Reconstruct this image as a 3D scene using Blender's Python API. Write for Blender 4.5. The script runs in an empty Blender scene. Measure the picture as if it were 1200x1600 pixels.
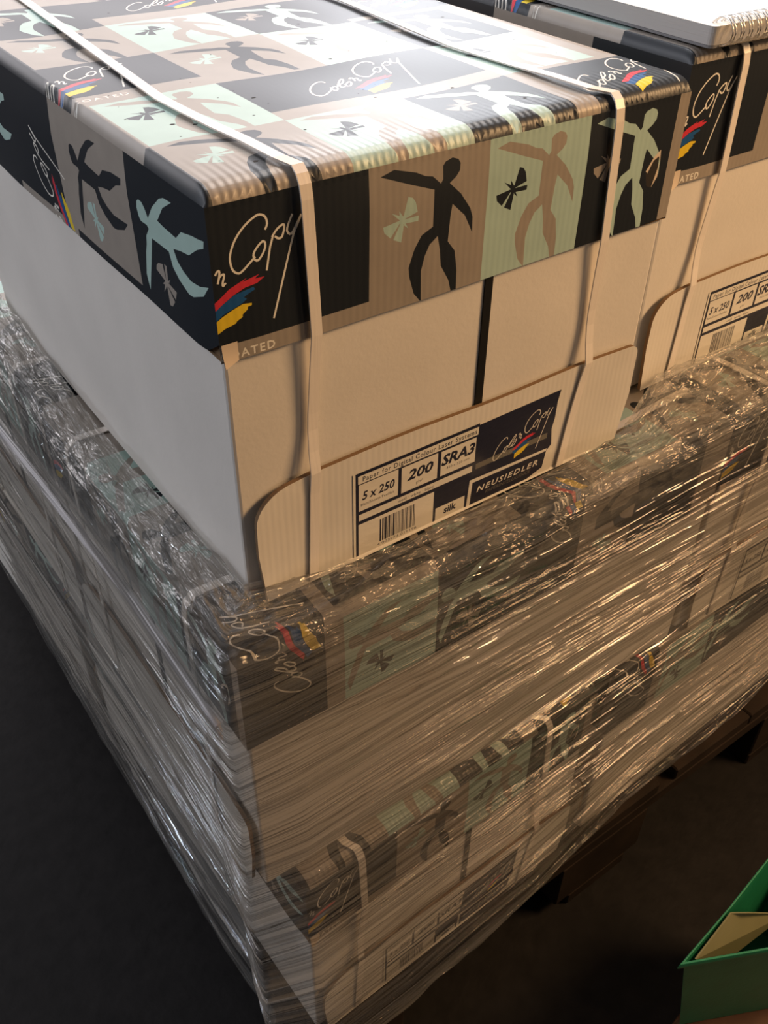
import bpy, bmesh, math, random
import numpy as np
from mathutils import Vector, Matrix
from mathutils.geometry import delaunay_2d_cdt

# ------------------------------------------------------------------ scene, camera, lights
sc = bpy.context.scene
COL = sc.collection
Z0 = 0.94                                   # height of the top boxes' lid edge above the floor
sc.view_settings.view_transform = 'Standard'
sc.view_settings.look = 'None'
sc.view_settings.gamma = 1.0
sc.view_settings.use_curve_mapping = False
sc.view_settings.exposure = 0.0
sc.cycles.transparent_max_bounces = 24
sc.cycles.max_bounces = 10
sc.cycles.sample_clamp_indirect = 4.0

cam_d = bpy.data.cameras.new('camera')
cam = bpy.data.objects.new('camera', cam_d); COL.objects.link(cam)
cam_d.sensor_fit = 'VERTICAL'; cam_d.sensor_height = 36.0; cam_d.sensor_width = 27.0
cam_d.lens = 1474.69 / 1600 * 36.0
cam_d.clip_start = 0.02
right = Vector((0.8155, -0.5786, 0.0122)); down = Vector((-0.3614, -0.5256, -0.7701)); fwd = Vector((0.4520, 0.6236, -0.6378))
M = Matrix(((right.x, -down.x, -fwd.x), (right.y, -down.y, -fwd.y), (right.z, -down.z, -fwd.z))).to_4x4()
cam.matrix_world = Matrix.Translation((-0.1786, -0.3909, 0.1698 + Z0)) @ M
sc.camera = cam

w = bpy.data.worlds.new('room_air'); sc.world = w; w.use_nodes = True
w.node_tree.nodes['Background'].inputs[0].default_value = (0.75, 0.85, 1.0, 1)
w.node_tree.nodes['Background'].inputs[1].default_value = 0.025

def area(name, loc, target, size, sizey, power, color, spread=math.pi):
    d = bpy.data.lights.new(name, 'AREA'); d.shape = 'RECTANGLE'; d.size = size; d.size_y = sizey
    d.energy = power; d.color = color; d.spread = spread
    o = bpy.data.objects.new(name, d); COL.objects.link(o)
    o.location = loc
    o.rotation_euler = (Vector(target) - Vector(loc)).to_track_quat('-Z', 'Y').to_euler()
    return o
# daylight from an opening beyond the pallet, low over the box tops
area('daylight_opening', (2.35, 2.70, 1.98), (0.2, 0.15, 0.95), 0.8, 0.7, 24, (0.93, 0.95, 1.0))
area('wide_wall_glow', (0.55, 3.7, 1.95), (0.1, 0.2, 0.95), 4.4, 1.5, 74, (0.98, 0.94, 0.97))
# cool ceiling tube on the left
area('ceiling_tube', (-1.55, 0.95, 2.35), (0.0, 0.3, 0.75), 2.2, 0.3, 24, (0.90, 0.92, 1.0))
area('hanging_lamp', (0.66, 0.46, 1.90), (0.55, 0.35, 0), 0.45, 0.30, 10, (0.94, 0.95, 1.0))
area('left_glint_lamp', (-2.7, 1.9, 1.45), (0.0, 0.3, 0.6), 0.34, 0.30, 10, (0.72, 0.84, 1.0))  # small unseen cool lamp, added for bluish glints on the film's left side
area('warm_ceiling_lamp', (1.35, 0.95, 2.75), (0.5, 0.0, 0.7), 0.22, 0.22, 9, (1.0, 0.72, 0.42))
# warm lamp on the right of the photographer
area('warm_lamp', (1.45, -0.84, 1.76), (0.42, 0.0, 0.80), 0.55, 0.40, 34, (1.0, 0.60, 0.285))
area('warm_glint_lamp', (0.85, -1.30, 1.05), (0.3, 0.0, 0.55), 0.10, 0.08, 1.8, (1.0, 0.64, 0.33))  # low unseen lamp added to raise glints on the front film

# ------------------------------------------------------------------ helpers
def srgb(r, g, b):
    f = lambda c: (c / 12.92 if c <= 0.04045 else ((c + 0.055) / 1.055) ** 2.4)
    return (f(r / 255), f(g / 255), f(b / 255), 1)

def mat(name, color, rough=0.5, spec=0.5, metal=0.0, bump=None, noise=None):
    m = bpy.data.materials.new(name); m.use_nodes = True
    nt = m.node_tree; b = nt.nodes['Principled BSDF']
    b.inputs['Base Color'].default_value = color
    b.inputs['Roughness'].default_value = rough
    b.inputs['Specular IOR Level'].default_value = spec
    b.inputs['Metallic'].default_value = metal
    tc = nt.nodes.new('ShaderNodeTexCoord')
    if noise:                                # faint unevenness of the colour: (scale, amount)
        n = nt.nodes.new('ShaderNodeTexNoise'); n.inputs['Scale'].default_value = noise[0]; n.inputs['Detail'].default_value = 5
        nt.links.new(tc.outputs['Object'], n.inputs['Vector'])
        mr = nt.nodes.new('ShaderNodeMapRange'); mr.inputs['From Min'].default_value = 0.3; mr.inputs['From Max'].default_value = 0.7
        mr.inputs['To Min'].default_value = 1 - noise[1]; mr.inputs['To Max'].default_value = 1 + noise[1]
        nt.links.new(n.outputs['Fac'], mr.inputs['Value'])
        mx = nt.nodes.new('ShaderNodeVectorMath'); mx.operation = 'SCALE'
        mx.inputs[0].default_value = color[:3]
        nt.links.new(mr.outputs['Result'], mx.inputs['Scale'])
        nt.links.new(mx.outputs['Vector'], b.inputs['Base Color'])
    if bump == 'flute':                      # corrugated board: flutes run across local X, stronger by the folded edge
        sx = nt.nodes.new('ShaderNodeSeparateXYZ'); nt.links.new(tc.outputs['Object'], sx.inputs[0])
        wv = nt.nodes.new('ShaderNodeTexWave'); wv.wave_type = 'BANDS'; wv.bands_direction = 'X'; wv.wave_profile = 'SIN'
        wv.inputs['Scale'].default_value = 1 / 0.0046 * 2 * math.pi / 20; wv.inputs['Distortion'].default_value = 0.6
        wv.inputs['Detail'].default_value = 2; wv.inputs['Detail Scale'].default_value = 0.6
        nt.links.new(tc.outputs['Object'], wv.inputs['Vector'])
        ez = nt.nodes.new('ShaderNodeMapRange'); ez.inputs['From Min'].default_value = 0.045; ez.inputs['From Max'].default_value = 0.0
        ez.inputs['To Min'].default_value = 0.025; ez.inputs['To Max'].default_value = 1.0
        nt.links.new(sx.outputs['Y'], ez.inputs['Value'])
        lz = nt.nodes.new('ShaderNodeMapRange'); lz.inputs['From Min'].default_value = 0.257; lz.inputs['From Max'].default_value = 0.2605
        lz.inputs['To Min'].default_value = 0.25; lz.inputs['To Max'].default_value = 1.0
        nt.links.new(sx.outputs['Z'], lz.inputs['Value'])
        mm = nt.nodes.new('ShaderNodeMath'); mm.operation = 'MULTIPLY'
        nt.links.new(ez.outputs['Result'], mm.inputs[0]); nt.links.new(lz.outputs['Result'], mm.inputs[1])
        h = nt.nodes.new('ShaderNodeMath'); h.operation = 'MULTIPLY'
        nt.links.new(wv.outputs['Fac'], h.inputs[0]); nt.links.new(mm.outputs[0], h.inputs[1])
        bp = nt.nodes.new('ShaderNodeBump'); bp.inputs['Distance'].default_value = 0.00035; bp.inputs['Strength'].default_value = 0.6
        nt.links.new(h.outputs[0], bp.inputs['Height']); nt.links.new(bp.outputs[0], b.inputs['Normal'])
    elif bump:                               # (scale, distance, stretch vector)
        mp = nt.nodes.new('ShaderNodeMapping'); mp.inputs['Scale'].default_value = bump[2] if len(bump) > 2 else (1, 1, 1)
        n = nt.nodes.new('ShaderNodeTexNoise'); n.inputs['Scale'].default_value = bump[0]; n.inputs['Detail'].default_value = 4
        nt.links.new(tc.outputs['Object'], mp.inputs['Vector']); nt.links.new(mp.outputs[0], n.inputs['Vector'])
        bp = nt.nodes.new('ShaderNodeBump'); bp.inputs['Distance'].default_value = bump[1]; bp.inputs['Strength'].default_value = 0.6
        nt.links.new(n.outputs['Fac'], bp.inputs['Height']); nt.links.new(bp.outputs[0], b.inputs['Normal'])
    return m

INK = dict(
    navy=mat('navy_ink', (0.011, 0.015, 0.021, 1), 0.43, 0.5, bump='flute'),
    tan=mat('tan_ink', (0.32, 0.282, 0.245, 1), 0.43, 0.5, bump='flute', noise=(60, 0.05)),
    aqua=mat('aqua_ink', (0.40, 0.55, 0.505, 1), 0.43, 0.5, bump='flute', noise=(60, 0.04)),
    cream=mat('cream_ink', (0.80, 0.77, 0.70, 1), 0.4, 0.5),
    red=mat('red_ink', (0.62, 0.035, 0.06, 1), 0.43, 0.5, bump='flute'),
    blue=mat('blue_ink', (0.012, 0.09, 0.27, 1), 0.43, 0.5, bump='flute'),
    yellow=mat('yellow_ink', (0.78, 0.56, 0.03, 1), 0.43, 0.5, bump='flute'),
    dirt_and_hole=mat('dirt_and_hole_dark', (0.03, 0.026, 0.024, 1), 0.8, 0.2),  # grit specks, and the painted dark inside of the torn hole
    tear=mat('torn_paper', (0.62, 0.52, 0.42, 1), 0.8, 0.2),
    kraft=mat('kraft_edge', (0.20, 0.125, 0.07, 1), 0.8, 0.2),
)
BOARD = mat('white_cardboard', (0.70, 0.665, 0.61, 1), 0.6, 0.25, bump='flute', noise=(25, 0.04))
BODY = mat('white_carton_board', (0.70, 0.665, 0.62, 1), 0.6, 0.25, bump=(300, 0.0002), noise=(12, 0.05))
SEAM = mat('black_strip', (0.012, 0.012, 0.012, 1), 0.4, 0.4, bump=(200, 0.0003))
STRAP = mat('white_strap', (0.82, 0.76, 0.70, 1), 0.35, 0.5, bump=(400, 0.0002, (1, 0.05, 0.05)))
LABW = mat('label_paper', (0.74, 0.70, 0.62, 1), 0.4, 0.4, bump=(60, 0.0008, (1, 1, 3)))
LABN = mat('label_navy', (0.018, 0.020, 0.040, 1), 0.4, 0.4, bump=(60, 0.0008, (1, 1, 3)))
LABG = mat('label_grey', (0.16, 0.15, 0.13, 1), 0.4, 0.4)
LABT = mat('label_taupe_text', (0.22, 0.21, 0.20, 1), 0.4, 0.4)
INK.update(lw=LABW, ln=LABN, lg=LABG, lt=LABT)

def tag(o, label=None, cat=None, group=None, kind=None):
    if label: o['label'] = label
    if cat: o['category'] = cat
    if group: o['group'] = group
    if kind: o['kind'] = kind
    return o

def mesh_obj(name, verts, faces, mats, parent=None, fm=None, smooth=False):
    me = bpy.data.meshes.new(name); me.from_pydata([tuple(v) for v in verts], [], [tuple(f) for f in faces])
    for m in (mats if isinstance(mats, (list, tuple)) else [mats]): me.materials.append(m)
    if fm: me.polygons.foreach_set('material_index', fm)
    if smooth: me.polygons.foreach_set('use_smooth', [True] * len(me.polygons))
    me.update()
    o = bpy.data.objects.new(name, me); COL.objects.link(o)
    if parent: o.parent = parent
    return o

def empty(name, loc, rz=0):
    o = bpy.data.objects.new(name, None); COL.objects.link(o); o.location = loc; o.rotation_euler = (0, 0, rz)
    o.empty_display_size = 0.05
    return o

class MB:
    def __init__(s): s.v = []; s.f = []; s.m = []
    def add(s, vs, fs, m=0):
        k = len(s.v); s.v += [tuple(v) for v in vs]; s.f += [tuple(i + k for i in f) for f in fs]; s.m += [m] * len(fs)
    def box(s, a, b, m=0, T=None):
        (x0, y0, z0), (x1, y1, z1) = a, b
        vs = [Vector(p) for p in ((x0, y0, z0), (x1, y0, z0), (x1, y1, z0), (x0, y1, z0), (x0, y0, z1), (x1, y0, z1), (x1, y1, z1), (x0, y1, z1))]
        if T: vs = [T @ v for v in vs]
        s.add(vs, [(0, 3, 2, 1), (4, 5, 6, 7), (0, 1, 5, 4), (1, 2, 6, 5), (2, 3, 7, 6), (3, 0, 4, 7)], m)
    def tube(s, pts, r, n=8, m=0, closed=False):
        pts = [Vector(p) for p in pts]; N = len(pts); rings = []
        for i, p in enumerate(pts):
            t = (pts[(i + 1) % N] - pts[i - 1]) if closed else (pts[min(i + 1, N - 1)] - pts[max(i - 1, 0)])
            t.normalize(); a = t.orthogonal() if abs(t.z) > 0.95 else t.cross(Vector((0, 0, 1)))
            a.normalize(); b = t.cross(a)
            rr = r[i] if isinstance(r, (list, tuple)) else r
            rings.append([p + (a * math.cos(2 * math.pi * k / n) + b * math.sin(2 * math.pi * k / n)) * rr for k in range(n)])
        vs = [v for q in rings for v in q]; fs = []
        for i in range(N if closed else N - 1):
            j = (i + 1) % N
            fs += [(i * n + k, i * n + (k + 1) % n, j * n + (k + 1) % n, j * n + k) for k in range(n)]
        if not closed: fs += [tuple(range(n))[::-1], tuple(range((N - 1) * n, N * n))]
        s.add(vs, fs, m)
    def build(s, name, mats, parent=None, smooth=False):
        return mesh_obj(name, s.v, s.f, mats, parent, s.m, smooth)

def bevel(o, wdt=0.002, seg=2):
    md = o.modifiers.new('bevel', 'BEVEL'); md.width = wdt; md.segments = seg; md.limit_method = 'ANGLE'; return o

# ------------------------------------------------------------------ printed sheets: polygons of ink cut into the board's own surface
FIG = [(997,-71),(1084,-50),(1227,-91),(1284,-119),(1335,-131),(1390,-179),(1405,-159),(1403,-90),(1421,-71),(1467,-59),(1508,-74),(1523,-97),(1521,-134),(1497,-161),(1451,-189),(1535,-263),(1610,-361),(1631,-415),(1635,-504),(1572,-392),(1478,-307),(1468,-371),(1459,-515),(1514,-583),(1538,-706),(1542,-834),(1502,-824),(1480,-751),(1418,-649),(1404,-549),(1384,-466),(1330,-502),(1299,-560),(1277,-644),(1286,-833),(1233,-769),(1195,-654),(1189,-602),(1226,-501),(1271,-435),(1347,-404),(1346,-202),(1194,-147)]
FIG = [((x - 918) * 1e-4, z * 1e-4) for x, z in FIG]
BUT = [[(1932,-204),(1961,-214),(1982,-241),(1997,-296),(1906,-319),(1905,-298)],[(1906,-319),(2006,-319),(2003,-348),(1919,-343),(1937,-374),(1908,-351)],[(1907,-349),(1893,-442),(1840,-416),(1887,-332)],[(1887,-327),(1821,-403),(1780,-365),(1773,-333),(1879,-319)],[(1899,-336),(1825,-269),(1878,-294),(1874,-266),(1909,-312)],[(1880,-318),(1906,-298),(1920,-330),(1898,-352),(1880,-335)]]
BUT = [[((x - 1678) * 1e-4, z * 1e-4) for x, z in p] for p in BUT]
# the script: "Copy" with its stripes, and "Color" before it; units 0.1 mm, origin under the C of Copy
COPY = [[(309,-168),(321,-144),(315,-112),(293,-94),(261,-94),(199,-127),(142,-182),(109,-247),(106,-295),(117,-332),(142,-351),(165,-345),(208,-315),(240,-292)],
 [(302,-233),(289,-224),(261,-242),(235,-272),(236,-301),(255,-312),(281,-290),(300,-258),(302,-233)],
 [(348,-211),(327,-264),(300,-372)],[(344,-213),(373,-183),(408,-167),(414,-186),(398,-226),(377,-230),(361,-217)],
 [(462,-130),(435,-179),(430,-208),(453,-223),(490,-173),(513,-142)],[(513,-142),(463,-229),(320,-635)],
 [(20,-330),(31,-316),(42,-316),(40,-340),(29,-375),(40,-346),(61,-336),(65,-347),(55,-376),(55,-394),(68,-384)]]
COLOR = [[(1302,1146),(1295,1170),(1264,1170),(1209,1132),(1156,1071),(1124,1009),(1118,956),(1140,930),(1177,941),(1233,986),(1274,1030)],
 [(1274,1030),(1296,1052),(1313,1053),(1307,1021),(1283,989),(1265,988),(1264,1013),(1280,1050)],
 [(1305,1023),(1367,1104),(1417,1159),(1424,1142),(1385,1092),(1355,1075),(1335,1032),(1343,1022),(1368,1034)],
 [(1399,1071),(1434,1098),(1433,1074),(1402,1032),(1376,1025),(1383,1057),(1399,1071)]]
RED = [(-60,-512),(-14,-481),(32,-455),(85,-419),(185,-384),(160,-400),(256,-382),(228,-399),(285,-402),(239,-425),(171,-432),(108,-454),(37,-492),(-12,-523)]
BLU = [(-60,-540),(-12,-523),(37,-493),(108,-456),(217,-439),(226,-454),(174,-472),(160,-480),(175,-492),(150,-508),(101,-524),(37,-545),(-16,-582)]
YEL = [(-16,-582),(36,-554),(94,-531),(149,-514),(200,-520),(199,-532),(175,-535),(174,-548),(144,-569),(143,-582),(111,-596),(103,-607),(40,-622),(-17,-649)]

def smooth_line(p, n=3):
    if len(p) < 4: return p
    out = []
    for i in range(len(p) - 1):
        a, b, c, d = p[max(i - 1, 0)], p[i], p[i + 1], p[min(i + 2, len(p) - 1)]
        for k in range(n):
            t = k / n
            out.append(tuple(0.5 * (2 * b[j] + (c[j] - a[j]) * t + (2 * a[j] - 5 * b[j] + 4 * c[j] - d[j]) * t * t + (3 * b[j] - a[j] - 3 * c[j] + d[j]) * t ** 3) for j in (0, 1)))
    out.append(p[-1]); return out

class Print:
    """ink on one flat panel; every later shape prints over the earlier ones"""
    def __init__(s, x0, y0, x1, y1, base):
        s.b = (x0, y0, x1, y1); s.items = [(base, [(x0, y0), (x1, y0), (x1, y1), (x0, y1)], None)]
    def clipb(s, p):                          # clip a convex or plain polygon to the panel
        x0, y0, x1, y1 = s.b
        for ax, lim, sg in ((0, x0, 1), (0, x1, -1), (1, y0, 1), (1, y1, -1)):
            out = []
            for i in range(len(p)):
                a, b = p[i - 1], p[i]; da, db = sg * (a[ax] - lim), sg * (b[ax] - lim)
                if (da < 0) != (db < 0):
                    t = da / (da - db); out.append((a[0] + (b[0] - a[0]) * t, a[1] + (b[1] - a[1]) * t))
                if db >= 0: out.append(b)
            p = out
            if len(p) < 3: return None
        return p
    def poly(s, color, p, clip=None):
        p = s.clipb(list(p))
        if p is None: return None
        q = []
        for v in p:
            if not q or abs(v[0] - q[-1][0]) + abs(v[1] - q[-1][1]) > 2e-6: q.append(v)
        if len(q) > 2 and abs(q[0][0] - q[-1][0]) + abs(q[0][1] - q[-1][1]) < 2e-6: q.pop()
        if len(q) < 3: return None
        A = sum(q[i - 1][0] * q[i][1] - q[i][0] * q[i - 1][1] for i in range(len(q)))
        if abs(A) < 1e-10: return None
        if A < 0: q.reverse()
        s.items.append((color, q, clip)); return len(s.items) - 1
    def rect(s, color, x0, y0, x1, y1): return s.poly(color, [(x0, y0), (x1, y0), (x1, y1), (x0, y1)])
    def xf(s, p, o, rot, k):
        c, n = math.cos(rot) * k, math.sin(rot) * k
        return [(o[0] + x * c - y * n, o[1] + x * n + y * c) for x, y in p]
    def cell(s, color, x0, y0, x1, y1, fig=None, but=None, rot=0, k=1.0, off=(0, 0)):
        """a square with its cut-paper dancer and butterfly"""
        i = s.rect(color, x0, y0, x1, y1)
        c = ((x0 + x1) / 2 + off[0], (y0 + y1) / 2 + off[1])
        sh = lambda p: s.xf([(x - 0.041, y + 0.042) for x, y in p], c, rot, k)
        if fig and i is not None: s.poly(fig, sh(FIG), i)
        if but and i is not None:
            for b in BUT: s.poly(but, sh(b), i)
    def stroke(s, color, p, wd, clip=None):
        for i in range(len(p) - 1):
            a, b = Vector(p[i]), Vector(p[i + 1]); d = b - a
            if d.length < 1e-6: continue
            d = d.normalized() * wd / 2; n = Vector((-d.y, d.x)); a = a - d * 0.6; b = b + d * 0.6
            s.poly(color, [tuple(a + n), tuple(a - n), tuple(b - n), tuple(b + n)], clip)
    def logo(s, o, rot=0, k=1.0, wd=0.0011, color='cream', full=True, colk=0.72):
        f = lambda p: s.xf([(x * 1e-4, y * 1e-4) for x, y in p], o, rot, k)
        s.poly('red', f(RED)); s.poly('blue', f(BLU)); s.poly('yellow', f(YEL))
        for q in COPY: s.stroke(color, smooth_line(f(q)), wd)
        if full:
            for q in COLOR: s.stroke(color, smooth_line(f([((x - 1567) * 1.05 + 128, (y - 1117) * 1.07 - 351) for x, y in q])), wd)
    def text(s, string, x, y, size, color, rot=0, shear=0.0, width=None, bold=0.0, space=1.0):
        cu = bpy.data.curves.new('t', 'FONT'); cu.body = string; cu.size = 1; cu.resolution_u = 2; cu.shear = shear
        cu.offset = bold; cu.space_character = space
        ob = bpy.data.objects.new('t', cu); COL.objects.link(ob)
        dg = bpy.context.evaluated_depsgraph_get(); me = ob.evaluated_get(dg).to_mesh()
        me.calc_loop_triangles()
        V = [(v.co.x, v.co.y) for v in me.vertices]; xs = [v[0] for v in V] or [0]
        kx = width / (max(xs) - min(xs)) if width else size
        x_min = min(xs)
        for t in me.loop_triangles:
            s.poly(color, s.xf([((V[i][0] - x_min) * kx, V[i][1] * size) for i in t.vertices], (x, y), rot, 1))
        ob.evaluated_get(dg).to_mesh_clear(); bpy.data.objects.remove(ob); bpy.data.curves.remove(cu)
    def split(s, p, step, xl, yl):
        """break long edges, and edges that cross the folding lines, so the print follows the board round the fold"""
        out = []
        for i in range(len(p)):
            a, b = p[i], p[(i + 1) % len(p)]; ts = {0.0}
            n = int(math.hypot(b[0] - a[0], b[1] - a[1]) / step)
            ts |= {k / (n + 1) for k in range(1, n + 1)}
            for ax, ls in ((0, xl), (1, yl)):
                d = b[ax] - a[ax]
                if abs(d) > 1e-5: ts |= {(l - a[ax]) / d for l in ls if 1e-3 < (l - a[ax]) / d < 1 - 1e-3}
            last = -1
            for t in sorted(ts):
                if t - last > 1e-3: out.append((a[0] + (b[0] - a[0]) * t, a[1] + (b[1] - a[1]) * t)); last = t
        return out
    def sheet(s, mb, keys, fn, grid, xl=(), yl=(), flip=False):
        """cut the panel into triangles along every ink edge and lay it on the surface fn(u, v)"""
        x0, y0, x1, y1 = s.b
        gx = sorted(set([x0, x1] + [round(x0 + i * grid, 6) for i in range(1, int((x1 - x0) / grid))] + [v for v in xl if x0 < v < x1]))
        gy = sorted(set([y0, y1] + [round(y0 + i * grid, 6) for i in range(1, int((y1 - y0) / grid))] + [v for v in yl if y0 < v < y1]))
        V = []; Fc = []
        for c, p, cl in s.items:
            if p is s.items[0][1]:
                ring = [(x, y0) for x in gx[:-1]] + [(x1, y) for y in gy[:-1]] + [(x, y1) for x in gx[:0:-1]] + [(x0, y) for y in gy[:0:-1]]
                p = ring
            else: p = s.split(p, grid, [v for v in xl if x0 < v < x1], [v for v in yl if y0 < v < y1])
            Fc.append(list(range(len(V), len(V) + len(p)))); V += [Vector(q) for q in p]
        V += [Vector((x, y)) for x in gx[1:-1] for y in gy[1:-1]]
        ov, oe, of, _, _, orig = delaunay_2d_cdt(V, [], Fc, 1, 1e-7)
        fs = []; ms = []
        for f, og in zip(of, orig):
            if not og: continue
            S = set(og); pick = 0
            for k in sorted(S, reverse=True):
                if s.items[k][2] is None or s.items[k][2] in S: pick = k; break
            fs.append(tuple(f[::-1]) if flip else tuple(f)); ms.append(keys.index(s.items[pick][0]))
        k = len(mb.v)
        mb.v += [tuple(fn(v.x, v.y)) for v in ov]
        mb.f += [tuple(i + k for i in f) for f in fs]; mb.m += ms

# ------------------------------------------------------------------ the carton of paper
W, D, H, LH, TOPR = 0.335, 0.465, 0.260, 0.081, 0.008
KEYS = ['navy', 'tan', 'aqua', 'cream', 'red', 'blue', 'yellow', 'dirt_and_hole', 'tear', 'kraft']

def end_print():
    p = Print(0, -LH, W, 0, 'tan')
    p.rect('navy', 0, -0.0715, 0.0918, 0)
    p.logo((0, 0))
    p.text('COATED', -0.0005, -0.0800, 0.0066, 'cream', width=0.032, space=1.25, bold=0.02)
    p.cell('tan', 0.0918, -LH, 0.1722, 0, 'navy', 'aqua')
    p.cell('aqua', 0.1722, -LH, 0.2490, 0, 'tan', 'navy')
    p.cell('navy', 0.2490, -LH, 0.3255, 0, 'aqua', 'tan')
    # a punched tear beside the last dancer, the hole's dark inside painted on
    p.poly('dirt_and_hole', [(0.305, -0.044), (0.311, -0.036), (0.316, -0.034), (0.3165, -0.046), (0.312, -0.056), (0.308, -0.054)])
    p.poly('tear', [(0.305, -0.044), (0.311, -0.036), (0.3165, -0.0325), (0.3175, -0.040), (0.3155, -0.0365), (0.311, -0.0385), (0.307, -0.0455)])
    p.poly('tear', [(0.3165, -0.044), (0.3172, -0.039), (0.3175, -0.050), (0.313, -0.056)])
    return p

def side_print(middle=False):
    """long side, in (u, z) with u = -y; the sheet is printed turned a quarter"""
    R = math.pi / 2; p = Print(-D, -LH, 0, 0, 'tan')
    def c(col, ya, yb, fig, but, z0=-LH, z1=0): p.cell(col, -yb, z0, -ya, z1, fig, but, R, 1.0)
    if not middle:
        c('navy', 0.0, 0.092, 'aqua', 'tan')
        c('tan', 0.092, 0.188, 'navy', 'aqua', -0.0755, 0)
        p.rect('navy', -0.188, -LH, -0.092, -0.0755)
        p.rect('tan', -0.200, -LH, -0.188, 0)
        p.rect('navy', -0.290, -0.0755, -0.203, 0); p.rect('tan', -0.35, -LH, -0.188, -0.0755)
        p.logo((-0.26, -0.0785), R, 1.0)
        c('navy', 0.290, 0.375, 'aqua', 'tan'); c('tan', 0.375, 0.46, 'navy', 'aqua')
    else:
        q = lambda wx: 0.437 - wx
        p.rect('navy', -D, -LH, -q(0.0343), 0)
        p.logo((-0.470, -0.0143), R, 1.0)
        p.cell('aqua', -q(0.049), -LH, -q(0.1265), 0, 'tan', 'navy', R)
        p.cell('navy', -q(0.1265), -LH, -q(0.205), 0, 'aqua', 'tan', R)
        p.rect('navy', -q(0.205), -LH, -q(0.265), 0)
        p.logo((-q(0.208), -0.006), R, 0.85)
        p.cell('tan', -q(0.281), -LH, -q(0.325), 0, 'navy', 'aqua', R)
        p.rect('navy', -q(0.325), -LH, -q(0.405), 0)
    return p

def top_print(middle=False):
    p = Print(0, 0, W, D, 'tan')
    X = [0.005, 0.083, 0.161, 0.238, 0.316]
    yr = [-0.012, 0.067, 0.146, 0.232, 0.312, 0.392, D]
    def c(i, j, col, fig, but): p.cell(col, X[i], yr[j], X[i + 1], yr[j + 1], fig, but, 0, 0.98)
    c(0, 0, 'tan', 'navy', 'aqua'); c(1, 0, 'aqua', 'tan', 'navy'); c(2, 0, 'navy', 'aqua', 'tan')
    p.rect('navy', 0, 0, 0.004, 0.066); p.rect('navy', 0.256, 0.0, W, 0.062); p.rect('tan', 0.234, 0.0, W, 0.0)
    p.rect('navy', 0.0, 0.0, 0.0045, 0.066)
    c(0, 1, 'aqua', 'tan', 'navy')
    p.rect('tan', X[1], 0.066, 0.235, 0.082); p.rect('navy', X[1], 0.081, 0.236, yr[2]);
    c(3, 1, 'aqua', 'tan', 'navy'); p.rect('tan', X[4], yr[1], W, yr[2])
    p.rect('navy', 0.0, 0.164, X[1], yr[3]); p.rect('tan', 0, yr[2], X[1], 0.164); p.rect('tan', 0, yr[1], X[0], yr[2])
    c(1, 2, 'tan', 'navy', 'aqua'); c(2, 2, 'aqua', 'tan', 'navy'); c(3, 2, 'navy', 'aqua', 'tan')
    c(0, 3, 'tan', 'navy', 'aqua'); p.rect('navy', 0, yr[3], X[0], yr[4]); c(1, 3, 'aqua', 'tan', 'navy'); c(2, 3, 'navy', 'aqua', 'tan')
    p.rect('navy', X[3], 0.240, W, yr[4])
    c(0, 4, 'navy', 'aqua', 'tan'); p.rect('navy', X[1], 0.335, X[3], 0.40); c(3, 4, 'tan', 'navy', 'aqua')
    c(1, 5, 'tan', 'navy', 'aqua'); c(2, 5, 'aqua', 'tan', 'navy')
    for o in ((0.1555, 0.1485), (0.2945, 0.068), (0.004, 0.2335), (0.152, 0.402), (0.300, 0.315)): p.logo(o, 0, 1.0)
    p.text('COATED', -0.001, 0.1545, 0.0065, 'cream', width=0.034, space=1.25)
    if middle:
        p.rect('navy', 0, 0.402, 0.06, D); p.logo((-0.0143, 0.470), 0, 1.0)
    rn = random.Random(4)
    for _ in range(46):                       # specks of grit and scuffs on the lid
        x, y, r = rn.uniform(0.01, 0.325), rn.uniform(0.012, 0.36), rn.choice([0.0004, 0.0005, 0.0006, 0.0008, 0.0013])
        a = rn.uniform(0, 3)
        p.poly('dirt_and_hole', [(x + r * (1.6 if k % 2 else 1.0) * math.cos(a + k * 1.257), y + r * math.sin(a + k * 1.257)) for k in range(5)])
    return p

def wob(u, v, a=0.0012): return a * (math.sin(u * 21 + 1.3) * math.sin(v * 17 + 0.4) + 0.5 * math.sin(u * 47 + v * 31))

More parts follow.
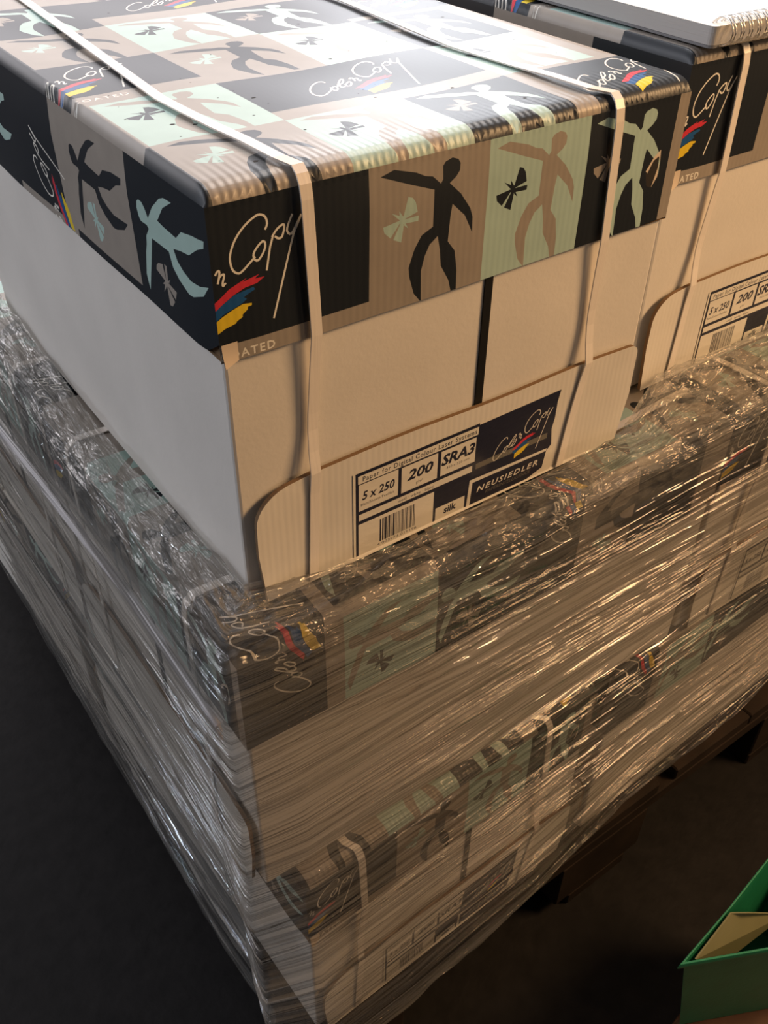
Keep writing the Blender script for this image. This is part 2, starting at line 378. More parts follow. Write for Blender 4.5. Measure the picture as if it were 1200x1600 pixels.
def lid_mesh(middle):
    mb = MB()
    r = 0.011; r2 = 0.0025
    def top(x, y):
        fe = lambda d, q: math.sqrt(max(0, 1 - (max(0, q - d) / q) ** 2))
        k = fe(y, r) * fe(x, r2) * fe(W - x, r2) * fe(D - y, r2)
        return (x, y, H + TOPR * k + wob(x, y, 0.0009) * min(1, x / 0.03, (W - x) / 0.03, y / 0.03, (D - y) / 0.03))
    edge = lambda u, v, wd: max(0.0, min(u / 0.02, (wd - u) / 0.02, -v / 0.02, 1))
    def front(x, z): return (x, -0.0012 * edge(x, z, W) * math.sin(math.pi * x / W) + wob(x, z, 0.0006) * edge(x, z, W), H + z * (1 + 0.02 * math.sin(x * 9 + 1)))
    def left(u, z):
        y = -u
        cut = 1 - 0.12 * max(0, 1 - y / 0.02) ** 2
        return (-0.002 * edge(y, z, D) * math.sin(math.pi * y / D) + wob(y, z, 0.0006) * edge(y, z, D), y, H + z * cut)
    lines = [0.0006, 0.0014, 0.0026, 0.004, 0.006, 0.0085, 0.011]
    top_print(middle).sheet(mb, KEYS, top, 0.0042, [W - r2, r2], lines + [D - r2])
    end_print().sheet(mb, KEYS, front, 0.0125)
    side_print(middle).sheet(mb, KEYS, left, 0.0125)
    k = len(mb.v)
    end_print().sheet(mb, KEYS, lambda x, z: (W - x, D, H + z), 0.03)
    side_print(middle).sheet(mb, KEYS, lambda u, z: (W, D + u, H + z), 0.03)
    # the near bottom corner of the end panel has come unstuck and curls out
    zc = H - 0.0713
    cl = [[(0.0005 + 0.0092 * i / 3, -0.0006 - 0.0030 * (j / 4) ** 2 * (1 - i / 3) - 0.0006, zc - 0.0125 * j / 4 * (1 - 0.12 * i / 3)) for i in range(4)] for j in range(5)]
    mb.add([p for r_ in cl for p in r_], [(j * 4 + i, j * 4 + i + 1, j * 4 + i + 5, j * 4 + i + 4) for j in range(4) for i in range(3)], KEYS.index('tear'))
    # board thickness: the under-edge of the skirt and the dark inside
    t = 0.002; z = H - LH
    o = [(0, 0), (W, 0), (W, D), (0, D)]; i = [(t, t), (W - t, t), (W - t, D - t), (t, D - t)]
    for a in range(4):
        b = (a + 1) % 4
        mb.add([(*o[a], z), (*o[b], z), (*i[b], z), (*i[a], z)], [(0, 1, 2, 3)], KEYS.index('kraft'))
        mb.add([(*i[a], z), (*i[b], z), (*i[b], H - 0.004), (*i[a], H - 0.004)], [(0, 1, 2, 3)], KEYS.index('kraft'))
    return mb

def label_print():
    p = Print(0.0777, -0.2570, 0.2543, -0.1853, 'lw')
    N = lambda *a: p.rect('ln', *a)
    N(0.0795, -0.2565, 0.1800, -0.1856)       # printed frame, then the white windows in it
    R = lambda *a: p.rect('lw', *a)
    R(0.0815, -0.1945, 0.1800, -0.1882)
    R(0.0820, -0.2166, 0.1128, -0.1953); R(0.1155, -0.2166, 0.1452, -0.1958); R(0.1480, -0.2166, 0.1780, -0.1962)
    R(0.0820, -0.2246, 0.1763, -0.2194)
    R(0.0815, -0.2545, 0.1435, -0.2276); R(0.1457, -0.2552, 0.1716, -0.2436)
    p.poly('ln', [(0.1795, -0.1869), (0.2543, -0.1855), (0.2524, -0.1952), (0.2520, -0.2089), (0.2502, -0.2174), (0.2522, -0.2318), (0.2479, -0.2360), (0.2457, -0.2501), (0.2293, -0.2555), (0.1768, -0.2563)])
    p.poly('lw', [(0.1735, -0.2568), (0.1752, -0.2320), (0.2482, -0.2338), (0.2478, -0.2360), (0.1779, -0.2352), (0.1766, -0.2563)])
    p.rect('lg', 0.1795, -0.2240, 0.2465, -0.2193)
    p.text('COATED', 0.1996, -0.2233, 0.0045, 'lt', width=0.0266, space=1.3)
    p.text('NEUSIEDLER', 0.1825, -0.2456, 0.0068, 'lw', width=0.058, shear=0.25, bold=0.02, space=1.3)
    p.text('PAPERINTELLIGENCE', 0.1909, -0.2500, 0.0042, 'lg', width=0.0431, shear=0.2)
    p.text('Paper for Digital Colour Laser Systems', 0.0850, -0.1932, 0.0054, 'ln', width=0.093, bold=0.012, space=1.15)
    p.text('5 x 250', 0.0845, -0.2082, 0.0093, 'ln', width=0.0255, shear=0.2, bold=0.025)
    p.text('Blatt/Sheets/Feuilles', 0.0835, -0.2128, 0.0030, 'ln', width=0.026)
    p.text('200', 0.1200, -0.2082, 0.0112, 'ln', width=0.0215, shear=0.25, bold=0.03)
    p.text('g/m\u00b2', 0.1275, -0.2135, 0.0032, 'ln')
    p.text('SRA3', 0.1484, -0.2082, 0.0118, 'ln', width=0.0292, shear=0.25, bold=0.035)
    p.text('450 x 320 mm', 0.1530, -0.2125, 0.0028, 'ln', width=0.02)
    p.text('wei\u00df \u00b7 white \u00b7 blanc', 0.1130, -0.2234, 0.0034, 'ln', width=0.03)
    p.text('silk', 0.1530, -0.2512, 0.0085, 'ln', width=0.0112, bold=0.03, shear=0.1)
    rn = random.Random(11); x = 0.0985            # barcode
    while x < 0.1285:
        wdt = rn.choice([0.0004, 0.0004, 0.0008, 0.0012]); p.rect('ln', x, -0.2500, x + wdt, -0.2306); x += wdt + rn.choice([0.0004, 0.0004, 0.0008])
    p.text('4 003974 011196', 0.0965, -0.2532, 0.0032, 'ln', width=0.033)
    p.logo((0.2165, -0.1895), 0.0, 0.62, wd=0.0006, color='lw')
    return p

LKEYS = ['lw', 'ln', 'lg', 'lt', 'red', 'blue', 'yellow']

def flap_y(x):                                # the flap leans out a little at its left side
    return -0.0035 - 0.0035 * max(0, 1 - x / 0.06) ** 2 - 0.0012 * max(0, (x - 0.27) / 0.06)

def flap_mesh():
    mb = MB()
    x0, x1, z1 = 0.008, 0.3290, 0.0875
    ra, rb = 0.021, 0.008
    out = [(x1 - 0.007, 0.004), (x1, 0.045), (x1, z1 - rb)]
    out += [(x1 - rb + rb * math.cos(a), z1 - rb + rb * math.sin(a)) for a in [i * math.pi / 12 for i in range(1, 6)]]
    out += [(x1 - rb, z1)]
    out += [(x, z1 + 0.002 * (x1 - x) / x1 - 0.0008 * math.sin(x * 40)) for x in [x1 - 0.02 - i * 0.02 for i in range(14)]]
    out += [(x0 + ra * 1.3 - ra * 1.3 * math.sin(a), z1 - ra + ra * math.cos(a)) for a in [i * math.pi / 16 for i in range(0, 9)]]
    out += [(x0 - 0.0005, 0.045), (x0 + 0.0032, 0.004)]
    n = len(out)
    grid = [(x, z) for x in np.arange(0.012, 0.326, 0.008) for z in np.arange(0.006, 0.085, 0.01)]
    ov, _, of, _, _, og = delaunay_2d_cdt([Vector(p) for p in out] + [Vector(p) for p in grid if 0.016 < p[0] < 0.318 and p[1] < 0.064 or 0.04 < p[0] < 0.31], [], [list(range(n))], 1, 1e-7)
    mb.add([(v.x, flap_y(v.x), v.y) for v in ov], of, 0)
    k = len(mb.v); t = 0.003
    mb.v += [(x, flap_y(x), z) for x, z in out] + [(x, flap_y(x) + t, z) for x, z in out]
    for i in range(n):
        j = (i + 1) % n; mb.f.append((k + i, k + n + i, k + n + j, k + j)); mb.m.append(1)
    return mb

def strap_mesh(xt, xf):
    """a flat band round the carton: xt(y) across the top, xf(z) down the front"""
    mb = MB(); w2 = 0.0034; t = 0.0009; path = []
    zb = 0.005
    for z in np.linspace(zb, H - LH - 0.07, 7): path.append((xf(z), flap_y(0.05) - 0.0012 if z < 0.089 else 0.0008, z, (0, -1, 0)))
    path = [p for p in path if p[2] < 0.08]
    for z, y in ((0.0895, -0.0056), (0.094, -0.0049), (0.104, -0.0030), (0.118, -0.0014)): path.append((xf(z), y, z, (0, -1, 0)))
    path.append((xf(H - LH - 0.05), -0.0012, H - LH - 0.05, (0, -1, 0))); path.append((xf(H - LH - 0.02), -0.0024, H - LH - 0.02, (0, -1, 0)))
    for z in np.linspace(H - LH, H - 0.006, 6): path.append((xf(z), -0.0036, z, (0, -1, 0)))
    for a in (0.25, 0.5, 0.75): path.append((xf(H), -0.0036 + 0.0115 * (1 - math.cos(a * math.pi / 2)), H - 0.004 + 0.0135 * math.sin(a * math.pi / 2), (0, -math.cos(a * math.pi / 2), math.sin(a * math.pi / 2))))
    for y in np.linspace(0.012, D - 0.005, 16): path.append((xt(y), y, H + TOPR + 0.0017 + 0.0012 * math.exp(-((y - 0.03) / 0.03) ** 2), (0, 0, 1)))
    path.append((xt(D), D + 0.002, H + 0.004, (0, 0.7, 0.7)))
    for z in np.linspace(H - 0.006, zb, 6): path.append((xt(D), D + 0.0036 + (0.002 if z < 0.09 else 0), z, (0, 1, 0)))
    vs = []
    for x, y, z, nn in path:
        nn = Vector(nn); c = Vector((x, y, z))
        vs += [c + Vector((-w2, 0, 0)), c + Vector((w2, 0, 0)), c + Vector((w2, 0, 0)) + nn * t, c + Vector((-w2, 0, 0)) + nn * t]
    fs = []
    for i in range(len(path) - 1):
        for k in range(4): fs.append((i * 4 + k, i * 4 + (k + 1) % 4, i * 4 + 4 + (k + 1) % 4, i * 4 + 4 + k))
    mb.add(vs, fs); return mb

def interp(xs, ys): return lambda v: float(np.interp(v, xs, ys))

def make_carton(middle=False):
    root = empty('paper_carton', (0, 0, 0))
    e = 0.0022
    b = MB()
    # body: two end panels butted at the middle over the closed carton
    b.box((e, e, 0.004), (W - e, D - e, H - 0.006))
    bevel(b.build('carton_body', BODY, root), 0.002, 2)
    lid = lid_mesh(middle).build('lid', [INK[k] for k in KEYS], root, smooth=True)
    fl = flap_mesh()
    f = fl.build('end_flap', [BOARD, INK['kraft']], root)
    lb = MB(); label_print().sheet(lb, LKEYS, lambda x, z: (x, flap_y(x) - 0.0005, H + z), 0.03)
    lab = lb.build('label', [INK[k] for k in LKEYS], f)
    tag(lab, 'navy and white product label with barcode')
    f2 = f.copy(); COL.objects.link(f2); f2.location = (W, D, 0); f2.rotation_euler = (0, 0, math.pi); f2.parent = root
    tp = MB(); tp.box((0.1785, e - 0.0012, 0.06), (0.1845, e + 0.001, H - LH + 0.01))  # narrow black strip laid over the middle of the end panel
    t1 = tp.build('seam_strip', SEAM, root); tag(t1, 'black strip down the middle of the carton end')
    t2 = t1.copy(); COL.objects.link(t2); t2.parent = root; t2.location = (W, D, 0); t2.rotation_euler = (0, 0, math.pi)
    strap_mesh(interp([0, 0.13, 0.45], [0.048, 0.041, 0.064]), interp([0, 0.10, 0.18, 0.26], [0.0455, 0.0505, 0.0555, 0.0525])).build('strap', STRAP, root)
    strap_mesh(interp([0, 0.13, 0.3, 0.45], [0.2585, 0.2510, 0.266, 0.27]), interp([0, 0.05, 0.09, 0.175, 0.26], [0.262, 0.2685, 0.276, 0.2733, 0.2685])).build('strap', STRAP, root)
    return root

def kids(o): return [c for c in bpy.data.objects if c.parent == o]
def copy_tree(o, parent=None):
    c = o.copy(); COL.objects.link(c)
    if parent: c.parent = parent
    for ch in kids(o): copy_tree(ch, c)
    return c

def put(o, x, y, tier, rz=0.0, label=None):
    o.location = (x, y, Z0 + (-0.260, -0.528, -0.796)[tier]); o.rotation_euler = (0, 0, rz)
    tag(o, label, 'carton', ('cartons on the top layer', 'cartons in the middle layer', 'cartons in the bottom layer')[tier])
    return o

# ------------------------------------------------------------------ floor and pallet
FLOOR = mat('dark_floor', (0.009, 0.008, 0.008, 1), 0.6, 0.15, bump=(90, 0.001), noise=(40, 0.3))
fb = MB(); fb.box((-3.1, -3.1, -0.05), (4.1, 4.3, 0))
tag(fb.build('floor', FLOOR), kind='structure')
PLASTER = mat('grey_plaster', (0.30, 0.29, 0.28, 1), 0.85, 0.2, noise=(3, 0.1))
for nm, a, b in (('wall_left', (-3.1, -3, 0), (-3.0, 4.2, 2.9)), ('wall_right', (4.0, -3, 0), (4.1, 4.2, 2.9)), ('wall_back', (-3, 4.2, 0), (4, 4.3, 2.9)),
                 ('wall_front', (-3, -3.1, 0), (4, -3.0, 2.9)), ('ceiling', (-3.1, -3.1, 2.9), (4.1, 4.3, 3.0))):
    m = MB(); m.box(a, b); tag(m.build(nm, PLASTER), kind='structure')

WOOD = mat('weathered_pallet_wood', (0.022, 0.015, 0.011, 1), 0.8, 0.15, bump=(30, 0.002, (0.15, 1, 1)), noise=(14, 0.35))
pal = empty('wooden_pallet', (0.004, -0.055, 0), math.radians(0.8))
tag(pal, 'dark wooden shipping pallet on the floor beneath all the stacked cartons', 'pallet')
for k in range(5):
    a = (0, 0.168, 0.340, 0.512, 0.655)[k]
    m = MB(); m.box((a, 0, 0.122), (a + 0.142, 1.2, 0.1425)); bevel(m.build('deck_board', WOOD, pal), 0.002, 1)
for y in (0.0, 0.5275, 1.055):
    m = MB(); m.box((0, y, 0.100), (0.8, y + 0.145, 0.1215)); bevel(m.build('stringer_board', WOOD, pal), 0.002, 1)
    for x in (0.0, 0.3275, 0.7):
        m = MB(); m.box((x, y, 0.0215), (x + (0.145 if x == 0.3275 else 0.1), y + 0.145, 0.0995)); bevel(m.build('block', WOOD, pal), 0.002, 1)
for x in (0.0, 0.350, 0.7):
    m = MB(); m.box((x, 0, 0), (x + 0.1, 1.2, 0.021)); bevel(m.build('base_board', WOOD, pal), 0.002, 1)

# ------------------------------------------------------------------ cartons
A = make_carton(False)
put(A, 0, 0, 0, 0, 'large strapped white paper carton with patterned lid in the foreground, topmost at the near corner')
Bm = make_carton(True)
put(Bm, 0.437, -0.034, 1, math.pi / 2, 'film wrapped white carton showing its long side, directly under the foreground carton')
put(copy_tree(A), 0.3825, 0.040, 0, 0, 'strapped white carton right of the foreground one, with the spiral pad lying on its lid')
put(copy_tree(A), 0.4470, -0.030, 1, 0, 'film wrapped middle layer carton at the right edge, below the carton carrying the pad')
put(copy_tree(Bm), 0.437, 0.306, 1, math.pi / 2, 'film wrapped middle layer carton on the left face, second back from the near corner')
put(copy_tree(Bm), 0.437, 0.646, 1, math.pi / 2, 'film wrapped middle layer carton at the left edge, farthest back on the left face')
put(copy_tree(A), -0.002, -0.050, 2, math.radians(2.2), 'film wrapped bottom carton at the near corner with a label end, standing on the pallet')
put(copy_tree(Bm), 0.822, -0.012, 2, math.pi / 2 + math.radians(3.5), 'film wrapped bottom carton showing its long side, right of the near corner carton')
put(copy_tree(A), -0.024, 0.441, 2, math.radians(2.2), 'film wrapped bottom carton farther back along the left side of the pallet')

# ------------------------------------------------------------------ stretch film round the two lower layers
def vnoise(x, y, seed):
    xi = np.floor(x).astype(np.int64); yi = np.floor(y).astype(np.int64); fx = x - xi; fy = y - yi
    fx = fx * fx * (3 - 2 * fx); fy = fy * fy * (3 - 2 * fy)
    def h(a, b):
        n = (a * 374761393 + b * 668265263 + seed * 1442695041) & 0xffffffff
        n = ((n ^ (n >> 13)) * 1274126177) & 0xffffffff
        return ((n ^ (n >> 16)) & 0xffff) / 65535.0
    return (h(xi, yi) * (1 - fx) + h(xi + 1, yi) * fx) * (1 - fy) + (h(xi, yi + 1) * (1 - fx) + h(xi + 1, yi + 1) * fx) * fy
def ridge(x, y, seed): return 1 - np.abs(2 * vnoise(x, y, seed) - 1)

def film_material():
    m = bpy.data.materials.new('stretch_film'); m.use_nodes = True
    nt = m.node_tree; nt.nodes.clear(); N = nt.nodes.new; L = nt.links.new
    out = N('ShaderNodeOutputMaterial'); uv = N('ShaderNodeUVMap'); uv.uv_map = 'wrap'
    def noise(sx, sy, scale, detail, rot=0.0, rough=0.55):
        mp = N('ShaderNodeMapping'); mp.inputs['Scale'].default_value = (sx, sy, 1); mp.inputs['Rotation'].default_value = (0, 0, rot)
        n = N('ShaderNodeTexNoise'); n.inputs['Scale'].default_value = scale; n.inputs['Detail'].default_value = detail; n.inputs['Roughness'].default_value = rough
        L(uv.outputs[0], mp.inputs[0]); L(mp.outputs[0], n.inputs['Vector']); return n.outputs['Fac']
    def math_(op, x, y):
        n = N('ShaderNodeMath'); n.operation = op
        for i, v in enumerate((x, y)):
            if isinstance(v, (int, float)): n.inputs[i].default_value = v
            else: L(v, n.inputs[i])
        return n.outputs[0]
    s1 = noise(2.4, 120, 1, 3, 0.05); s2 = noise(5, 330, 1, 3, -0.05)
    patch = N('ShaderNodeMapRange'); patch.inputs['From Min'].default_value = 0.38; patch.inputs['From Max'].default_value = 0.66
    patch.inputs['To Min'].default_value = 0.15; patch.inputs['To Max'].default_value = 1.5; L(noise(3.0, 16, 1, 2, 0.08), patch.inputs['Value'])
    s0 = noise(1.2, 42, 1, 2, 0.07)
    streak = math_('ADD', math_('MULTIPLY', math_('ADD', math_('MULTIPLY', math_('POWER', s1, 3), 2.6), math_('MULTIPLY', math_('POWER', s2, 3), 0.8)), patch.outputs[0]), math_('MULTIPLY', math_('POWER', s0, 2), 2.4))
    # crumpling only in the slack part near the loose edge
    sep = N('ShaderNodeSeparateXYZ'); L(uv.outputs[0], sep.inputs[0])
    msk = N('ShaderNodeMapRange'); msk.inputs['From Min'].default_value = 0.585; msk.inputs['From Max'].default_value = 0.66; L(sep.outputs['Y'], msk.inputs['Value'])
    def voro(sc_, seed):
        mp = N('ShaderNodeMapping'); mp.inputs['Scale'].default_value = (sc_ * 0.7, sc_, 1); mp.inputs['Location'].default_value = (seed, seed, 0); L(uv.outputs[0], mp.inputs[0])
        nz = N('ShaderNodeTexNoise'); nz.inputs['Scale'].default_value = 1.2; L(mp.outputs[0], nz.inputs['Vector'])
        vm = N('ShaderNodeVectorMath'); vm.operation = 'MULTIPLY_ADD'; L(nz.outputs['Color'], vm.inputs[0]); vm.inputs[1].default_value = (1.6, 1.6, 0); L(mp.outputs[0], vm.inputs[2])
        v = N('ShaderNodeTexVoronoi'); v.inputs['Scale'].default_value = 1.0; L(vm.outputs[0], v.inputs['Vector']); return v.outputs['Distance']
    crump = math_('ADD', math_('MULTIPLY', voro(38, 1.3), 1.0), math_('MULTIPLY', voro(95, 5.1), 0.30))
    hgt = math_('ADD', math_('MULTIPLY', streak, math_('SUBTRACT', 1.0, math_('MULTIPLY', msk.outputs[0], 0.6))), math_('MULTIPLY', crump, math_('MULTIPLY', msk.outputs[0], 1.9)))
    bp = N('ShaderNodeBump'); bp.inputs['Strength'].default_value = 1.0; bp.inputs['Distance'].default_value = 0.006; L(hgt, bp.inputs['Height'])
    gl = N('ShaderNodeBsdfGlossy'); gl.inputs['Roughness'].default_value = 0.07; L(bp.outputs[0], gl.inputs['Normal'])
    tr = N('ShaderNodeBsdfTransparent'); tr.inputs[0].default_value = (0.97, 0.955, 0.93, 1)
    fr = N('ShaderNodeFresnel'); fr.inputs['IOR'].default_value = 1.5; L(bp.outputs[0], fr.inputs['Normal'])
    fk = N('ShaderNodeMath'); fk.operation = 'MULTIPLY'; fk.use_clamp = True; fk.inputs[1].default_value = 2.8; L(fr.outputs[0], fk.inputs[0])
    fm = N('ShaderNodeMath'); fm.operation = 'MINIMUM'; fm.inputs[1].default_value = 0.55; L(fk.outputs[0], fm.inputs[0])
    mx = N('ShaderNodeMixShader'); L(fm.outputs[0], mx.inputs[0]); L(tr.outputs[0], mx.inputs[1]); L(gl.outputs[0], mx.inputs[2])
    # milky haze of the stretched, folded film
    df = N('ShaderNodeBsdfDiffuse'); df.inputs[0].default_value = (0.74, 0.72, 0.68, 1); L(bp.outputs[0], df.inputs['Normal'])
    tl = N('ShaderNodeBsdfTranslucent'); tl.inputs[0].default_value = (0.74, 0.72, 0.68, 1)
    dm = N('ShaderNodeMixShader'); dm.inputs[0].default_value = 0.3; L(df.outputs[0], dm.inputs[1]); L(tl.outputs[0], dm.inputs[2])
    hz = noise(1.6, 70, 1, 5, 0.05)
    mr = N('ShaderNodeMapRange'); mr.inputs['From Min'].default_value = 0.35; mr.inputs['From Max'].default_value = 0.75
    mr.inputs['To Min'].default_value = 0.03; mr.inputs['To Max'].default_value = 0.15; L(hz, mr.inputs['Value'])
    hz2 = N('ShaderNodeMapRange'); hz2.inputs['From Min'].default_value = 0.40; hz2.inputs['From Max'].default_value = 0.70; hz2.inputs['To Max'].default_value = 0.15; L(noise(1.4, 14, 1, 3, 0.07), hz2.inputs['Value'])
    hz3 = math_('ADD', math_('ADD', mr.outputs[0], hz2.outputs[0]), math_('MULTIPLY', msk.outputs[0], math_('ADD', 0.02, math_('MULTIPLY', crump, 0.10))))
    m2 = N('ShaderNodeMixShader'); L(hz3, m2.inputs[0]); L(mx.outputs[0], m2.inputs[1]); L(dm.outputs[0], m2.inputs[2])
    L(m2.outputs[0], out.inputs['Surface'])
    return m
FILM = film_material()

def film_sheet(S0, S1, ds, parent=None):
    YL, XF = 0.98, 0.792
    arc = 0.05                                  # length of path given to the turn
    s = np.arange(0, YL + arc + XF, ds); ns = len(s)
    on_left = s < YL; on_front = s > YL + arc
    y_ref = np.where(on_left, YL - s, 0.0); x_ref = np.where(on_front, s - YL - arc, 0.0)
    a = np.clip((s - YL) / arc, 0, 1) * math.pi / 2
    nx, ny = -np.cos(a), -np.sin(a)
    sq = 1 / np.maximum(np.abs(nx), np.abs(ny)) ** 0.85
    wf = np.clip((s - YL) / arc, 0, 1)          # 0 on the left face, 1 on the front
    F = lambda xs, ys: np.interp(x_ref, xs, ys)
    G = lambda xs, ys: np.interp(y_ref, xs, ys)
    prof = [  # (t, z, off) : left value then front value
        (0.00, G([0, .1, 1], [-0.845, -0.885, -0.885]), G([0, .05, .4, 1], [0.016, 0.018, 0.020, 0.020]), F([0, .10, .267, .43, .61, .8], [-.845, -.84, -.82, -.80, -.79, -.775]), F([0, .10, .267, .43, .61, .8], [.062, .0615, .0537, .034, .028, .014])),
        (0.30, -0.625 + 0 * s, 0.0335 + 0 * s, -0.625 + 0 * s, F([0, .33, .8], [.058, .044, .022])),
        (0.42, -0.530 + 0 * s, 0.0375 + 0 * s, -0.530 + 0 * s, F([0, .33, .8], [.058, .044, .026])),
        (0.66, -0.352 + 0 * s, G([0, 1], [0.0385, 0.0385]), -0.352 + 0 * s, F([0, .4, .8], [.038, .038, .036])),
        (0.78, -0.268 + 0 * s, G([0, 1], [0.0375, 0.0375]), -0.268 + 0 * s, F([0, .4, .8], [.040, .040, .038])),
        (0.83, -0.254 + 0 * s, 0.026 + 0 * s, -0.254 + 0 * s, F([0, .33, .37, .8], [.030, .030, .028, .026])),
        (0.91, G([0, 1], [-0.250, -0.250]), 0.014 + 0 * s, -0.252 + 0 * s, F([0, .05, .33, .38, .8], [.016, .018, .018, .004, -.004])),
        (1.00, G([0, .03, .08, .19, .31, .47, 1], [-.240, -.243, -.250, -.256, -.248, -.234, -.225]), G([0, .19, 1], [.002, .003, .002]), F([0, .02, .054, .084, .3, .34, .41, .5, .8], [-.242, -.250, -.256, -.2590, -.2590, -.2585, -.254, -.254, -.256]), F([0, .03, .084, .2, .30, .335, .40, .8], [.004, .004, .008, .008, .006, .000, -.026, -.028])),
    ]
    nt_ = int(0.80 / ds)
    t = np.linspace(0, 1, nt_)
    T = np.array([p[0] for p in prof])
    Zc = np.array([p[1] * (1 - wf) + p[3] * wf for p in prof]); Oc = np.array([p[2] * (1 - wf) + p[4] * wf for p in prof])
    Zg = np.empty((nt_, ns)); Og = np.empty((nt_, ns))
    for j in range(ns): Zg[:, j] = np.interp(t, T, Zc[:, j]); Og[:, j] = np.interp(t, T, Oc[:, j])
    k = np.array([1, 2, 3, 2, 1]) / 9.0           # soften the profile's corners
    for arr in (Zg, Og):
        pad = np.vstack([arr[:1]] * 2 + [arr] + [arr[-1:]] * 2)
        arr[:] = sum(k[i] * pad[i:i + nt_] for i in range(5))
    ss, tt = np.meshgrid(s, t)
    # long tension folds on the wall, crumpled slack along the loose upper edge
    wall = np.clip((0.80 - tt) / 0.06, 0, 1); slack = np.clip((tt - 0.74) / 0.10, 0, 1)
    sl = tt + 0.05 * ss
    tens = 0.0035 * ridge(ss * 2.0, sl * 30, 3) ** 5 + 0.0020 * ridge(ss * 4 + 4, (tt - 0.10 * ss) * 70, 7) ** 4 + 0.0025 * vnoise(ss * 4, tt * 12, 5) + 0.006 * ridge(ss * 1.3, (tt + 0.10 * ss) * 9, 41) ** 3
    wx, wy = ss + 0.02 * vnoise(ss * 30, tt * 20, 21), tt + 0.03 * vnoise(ss * 26, tt * 22, 22)
    cr = 0.016 * ridge(wx * 13, wy * 16, 11) ** 2 + 0.005 * ridge(wx * 34 + 7, wy * 36, 12) ** 2 + 0.001 * ridge(wx * 80, wy * 80, 13)
    cr2 = 0.006 * (ridge(wx * 22, wy * 18, 15) - 0.5)
    rest = 1 - np.clip((tt - 0.90) / 0.08, 0, 1)      # the loose edge leans on the cartons above
    disp = tens * wall + 0.35 * cr * slack * rest
    Og = Og + disp; Zg = Zg + cr * slack * 0.85 * (0.35 + 0.65 * np.maximum(rest, (x_ref > 0.34)))
    Og += cr2 * slack * 0.8 * rest
    Zg[-1] += 0.006 * (vnoise(s * 40, s * 0, 31) - 0.4)
    Zg[0] += 0.010 * (vnoise(s * 30, s * 0, 33) - 0.5); Zg[1] += 0.005 * (vnoise(s * 30, s * 0, 33) - 0.5)
    X = x_ref + nx * Og * sq; Y = y_ref + ny * Og * sq
    sel = slice(int(S0 * (nt_ - 1)), int(S1 * (nt_ - 1)) + 1)
    X, Y, Zg, ss2, tt2 = X[sel], Y[sel], Zg[sel], ss[sel], tt[sel]; r = X.shape[0]
    V = np.stack([X, Y, Zg + Z0], -1).reshape(-1, 3)
    idx = np.arange(r * ns).reshape(r, ns)
    Fq = np.stack([idx[:-1, :-1], idx[:-1, 1:], idx[1:, 1:], idx[1:, :-1]], -1).reshape(-1, 4)
    me = bpy.data.meshes.new('stretch_film'); me.from_pydata(V.tolist(), [], Fq.tolist())
    me.polygons.foreach_set('use_smooth', [True] * len(me.polygons))
    uvl = me.uv_layers.new(name='wrap'); li = np.empty(len(me.loops), dtype=np.int32); me.loops.foreach_get('vertex_index', li)
    UV = np.stack([ss2.reshape(-1), tt2.reshape(-1) * 0.8], -1)[li].astype(np.float32); uvl.data.foreach_set('uv', UV.reshape(-1))
    me.materials.append(FILM)
    o = bpy.data.objects.new('stretch_film', me); COL.objects.link(o)
    return o
film = film_sheet(0, 1, 0.0024)
tag(film, 'clear wrinkled stretch film wrapped round the lower cartons, loose upper edge bunched', 'plastic wrap')

def fold_band():
    """the roped fold running along the left face of the wrap"""
    mb = MB(); rn = random.Random(2)
    ctrl = [(0.95, -0.300), (0.60, -0.365), (0.43, -0.347), (0.25, -0.326), (0.11, -0.312), (0.01, -0.318), (-0.035, -0.322)]
    ys = np.linspace(0.95, -0.03, 60)
    for k in range(9):
        off = (k - 4) * 0.0030; ph = rn.uniform(0, 6); pts = []; rr = []
        for y in ys:
            z = np.interp(-y, [-c[0] for c in ctrl], [c[1] for c in ctrl])
            spread = 0.55 + 0.9 * abs(y - 0.1)
            pts.append((-0.0430 - 0.0012 * math.sin(y * 9 + ph), y, Z0 + z + off * spread + 0.0008 * math.sin(y * 14 + ph)))
            rr.append(0.0011 + 0.0003 * math.sin(y * 23 + ph))
        mb.tube(pts, rr, 6)
    o = mb.build('gathered_fold', mat_fold, film, smooth=True)
    return o
mat_fold = bpy.data.materials.new('folded_film'); mat_fold.use_nodes = True
_n = mat_fold.node_tree; _b = _n.nodes['Principled BSDF']; _b.inputs['Base Color'].default_value = (0.72, 0.69, 0.70, 1); _b.inputs['Roughness'].default_value = 0.25
_b.inputs['Alpha'].default_value = 0.6
fold_band()

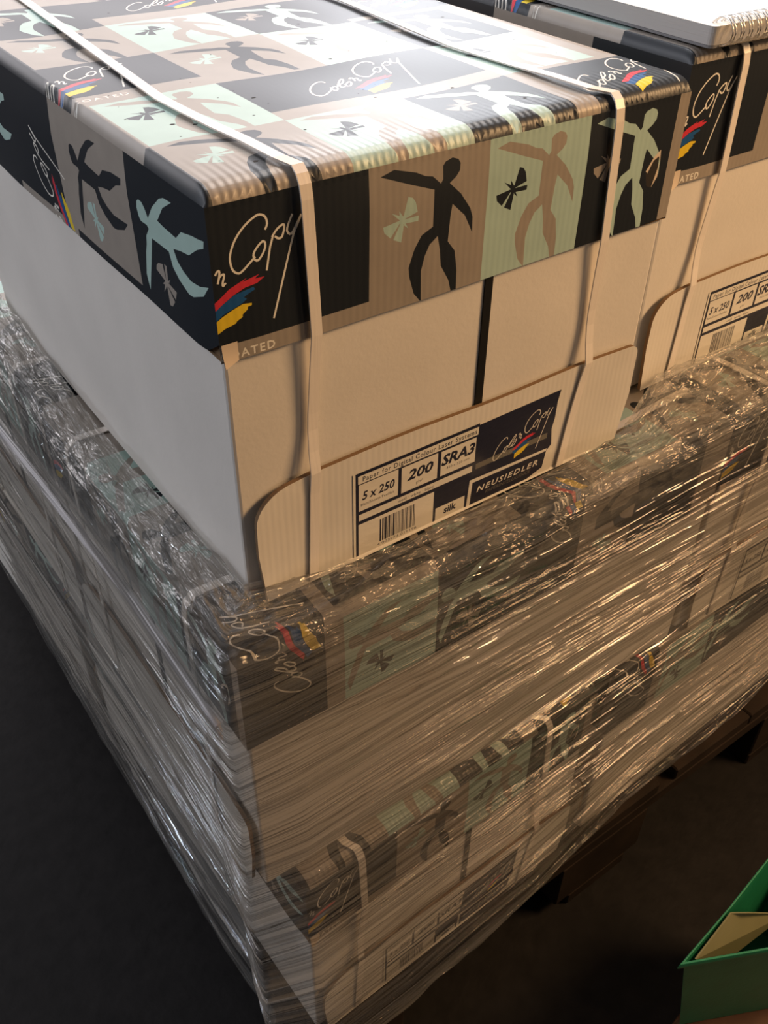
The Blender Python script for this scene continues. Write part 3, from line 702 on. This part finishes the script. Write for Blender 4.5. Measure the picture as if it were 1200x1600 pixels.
# ------------------------------------------------------------------ spiral pad on the right-hand carton
PAPER = mat('white_page', (0.82, 0.82, 0.80, 1), 0.6, 0.3)
PSIDE = mat('page_edges', (0.50, 0.49, 0.48, 1), 0.7, 0.2, bump=(900, 0.0003, (0.02, 0.02, 1)))
CARD = mat('grey_backing_card', (0.22, 0.22, 0.23, 1), 0.7, 0.2)
WIRE = mat('silver_wire', (0.75, 0.72, 0.68, 1), 0.28, 0.5, metal=1.0)
pad = empty('spiral_notepad', (0.391, 0.029, Z0 + 0.0098), math.radians(-1.0))
tag(pad, 'thick white spiral bound notepad lying on the lid of the right carton', 'notepad')
PW, PH = 0.21, 0.297
def slab(name, z0, z1, mats, r=0.004, y0=0.006, sag=0.0):
    out = []
    for cx, cy, a0 in ((PW - r, y0 + r, -90), (PW - r, PH - r, 0), (r, PH - r, 90), (r, y0 + r, 180)):
        out += [(cx + r * math.cos(math.radians(a0 + k * 22.5)), cy + r * math.sin(math.radians(a0 + k * 22.5))) for k in range(5)]
    n = len(out); m = MB()
    m.add([(x, y, z0) for x, y in out] + [(x, y, z1) for x, y in out], [tuple(range(n))[::-1]], 0)
    m.f += [tuple(range(n, 2 * n))]; m.m += [0]
    for i in range(n): m.f.append((i, (i + 1) % n, n + (i + 1) % n, n + i)); m.m.append(1)
    return m.build(name, mats, pad)
slab('backing_card', 0, 0.0016, [CARD, CARD])
slab('page_block', 0.0018, 0.0128, [PAPER, PSIDE])
slab('front_page', 0.0130, 0.0134, [PAPER, PAPER])
m = MB()
for k in range(24):
    x = 0.008 + k * 0.0085
    for dx in (0, 0.0028):
        m.tube([(x + dx, 0.0065 + 0.0095 * math.cos(a), 0.0096 + 0.0088 * math.sin(a)) for a in [i * 2 * math.pi / 16 for i in range(16)]], 0.0006, 6, closed=True)
m.build('wire_spiral', WIRE, pad, smooth=True)

# ------------------------------------------------------------------ green bin on a low wooden stand, bottom right
GREEN = mat('green_plastic', (0.016, 0.20, 0.095, 1), 0.38, 0.45, bump=(250, 0.0003), noise=(30, 0.08))
OLIVE = mat('olive_matte', (0.20, 0.19, 0.10, 1), 0.7, 0.2, noise=(20, 0.08))
zr = 0.240
rim = [(0.282, -0.226), (0.470, -0.316), (0.545, -0.245), (0.520, -0.193), (0.365, -0.216)]
cen = Vector((0.43, -0.245))
bn = empty('plastic_bin', (cen.x, cen.y, zr - 0.19))
tag(bn, 'green plastic bin with a pointed corner at the lower right, on a low wooden stand', 'bin')
def ring(k, z): return [((x - cen.x) * k, (y - cen.y) * k, z) for x, y in rim]
def wall(name, rings, mt):
    m = MB(); n = len(rim); vs = [v for r_ in rings for v in r_]; fs = []
    for a in range(len(rings) - 1):
        for i in range(n): j = (i + 1) % n; fs.append((a * n + i, a * n + j, (a + 1) * n + j, (a + 1) * n + i))
    fs.append(tuple(range((len(rings) - 1) * n, len(rings) * n)))
    fs.append(tuple(range(n))[::-1])
    m.add(vs, fs); return bevel(m.build(name, mt, bn), 0.002, 3)
wall('bin_shell', [ring(0.64, 0.0), ring(0.925, 0.174), ring(0.94, 0.181), ring(0.995, 0.183), ring(1.0, 0.187), ring(0.99, 0.191), ring(0.945, 0.191), ring(0.92, 0.184), ring(0.60, 0.004)], GREEN)
m = MB(); a, b = Vector((*rim[0], 0)), Vector((*rim[4], 0))
q = lambda p, z: (p[0] - cen.x, p[1] - cen.y, z)
lp = [((0.302, -0.2295), 0.187), ((0.362, -0.2205), 0.192), ((0.378, -0.229), 0.188), ((0.44, -0.243), 0.14), ((0.345, -0.2385), 0.14)]
m.add([q(p, z) for p, z in lp] + [q((p[0], p[1] - 0.0015), z) for p, z in lp], [(0, 1, 2, 3, 4), (9, 8, 7, 6, 5)] + [(i, i + 5, (i + 1) % 5 + 5, (i + 1) % 5) for i in range(5)])  # thin olive panel along the bin's inner wall
lin = m.build('olive_panel', OLIVE, bn); tag(lin, 'olive panel inside the near side of the bin')
STW = mat('brown_wood', (0.075, 0.030, 0.014, 1), 0.5, 0.3, bump=(30, 0.001, (0.2, 1, 1)), noise=(20, 0.3))
st = empty('wooden_stand', (0.275, -0.236, 0), math.radians(9)); tag(st, 'low brown wooden stand underneath the green bin', 'stand')
m = MB(); m.box((0.0, -0.20, 0.024), (0.32, 0.0, 0.0495)); bevel(m.build('stand_top', STW, st), 0.003, 2)
for x, y in ((0.01, -0.19), (0.27, -0.19), (0.01, -0.05), (0.27, -0.05)):
    m = MB(); m.box((x, y, 0), (x + 0.04, y + 0.04, 0.0238)); m.build('leg', STW, st)
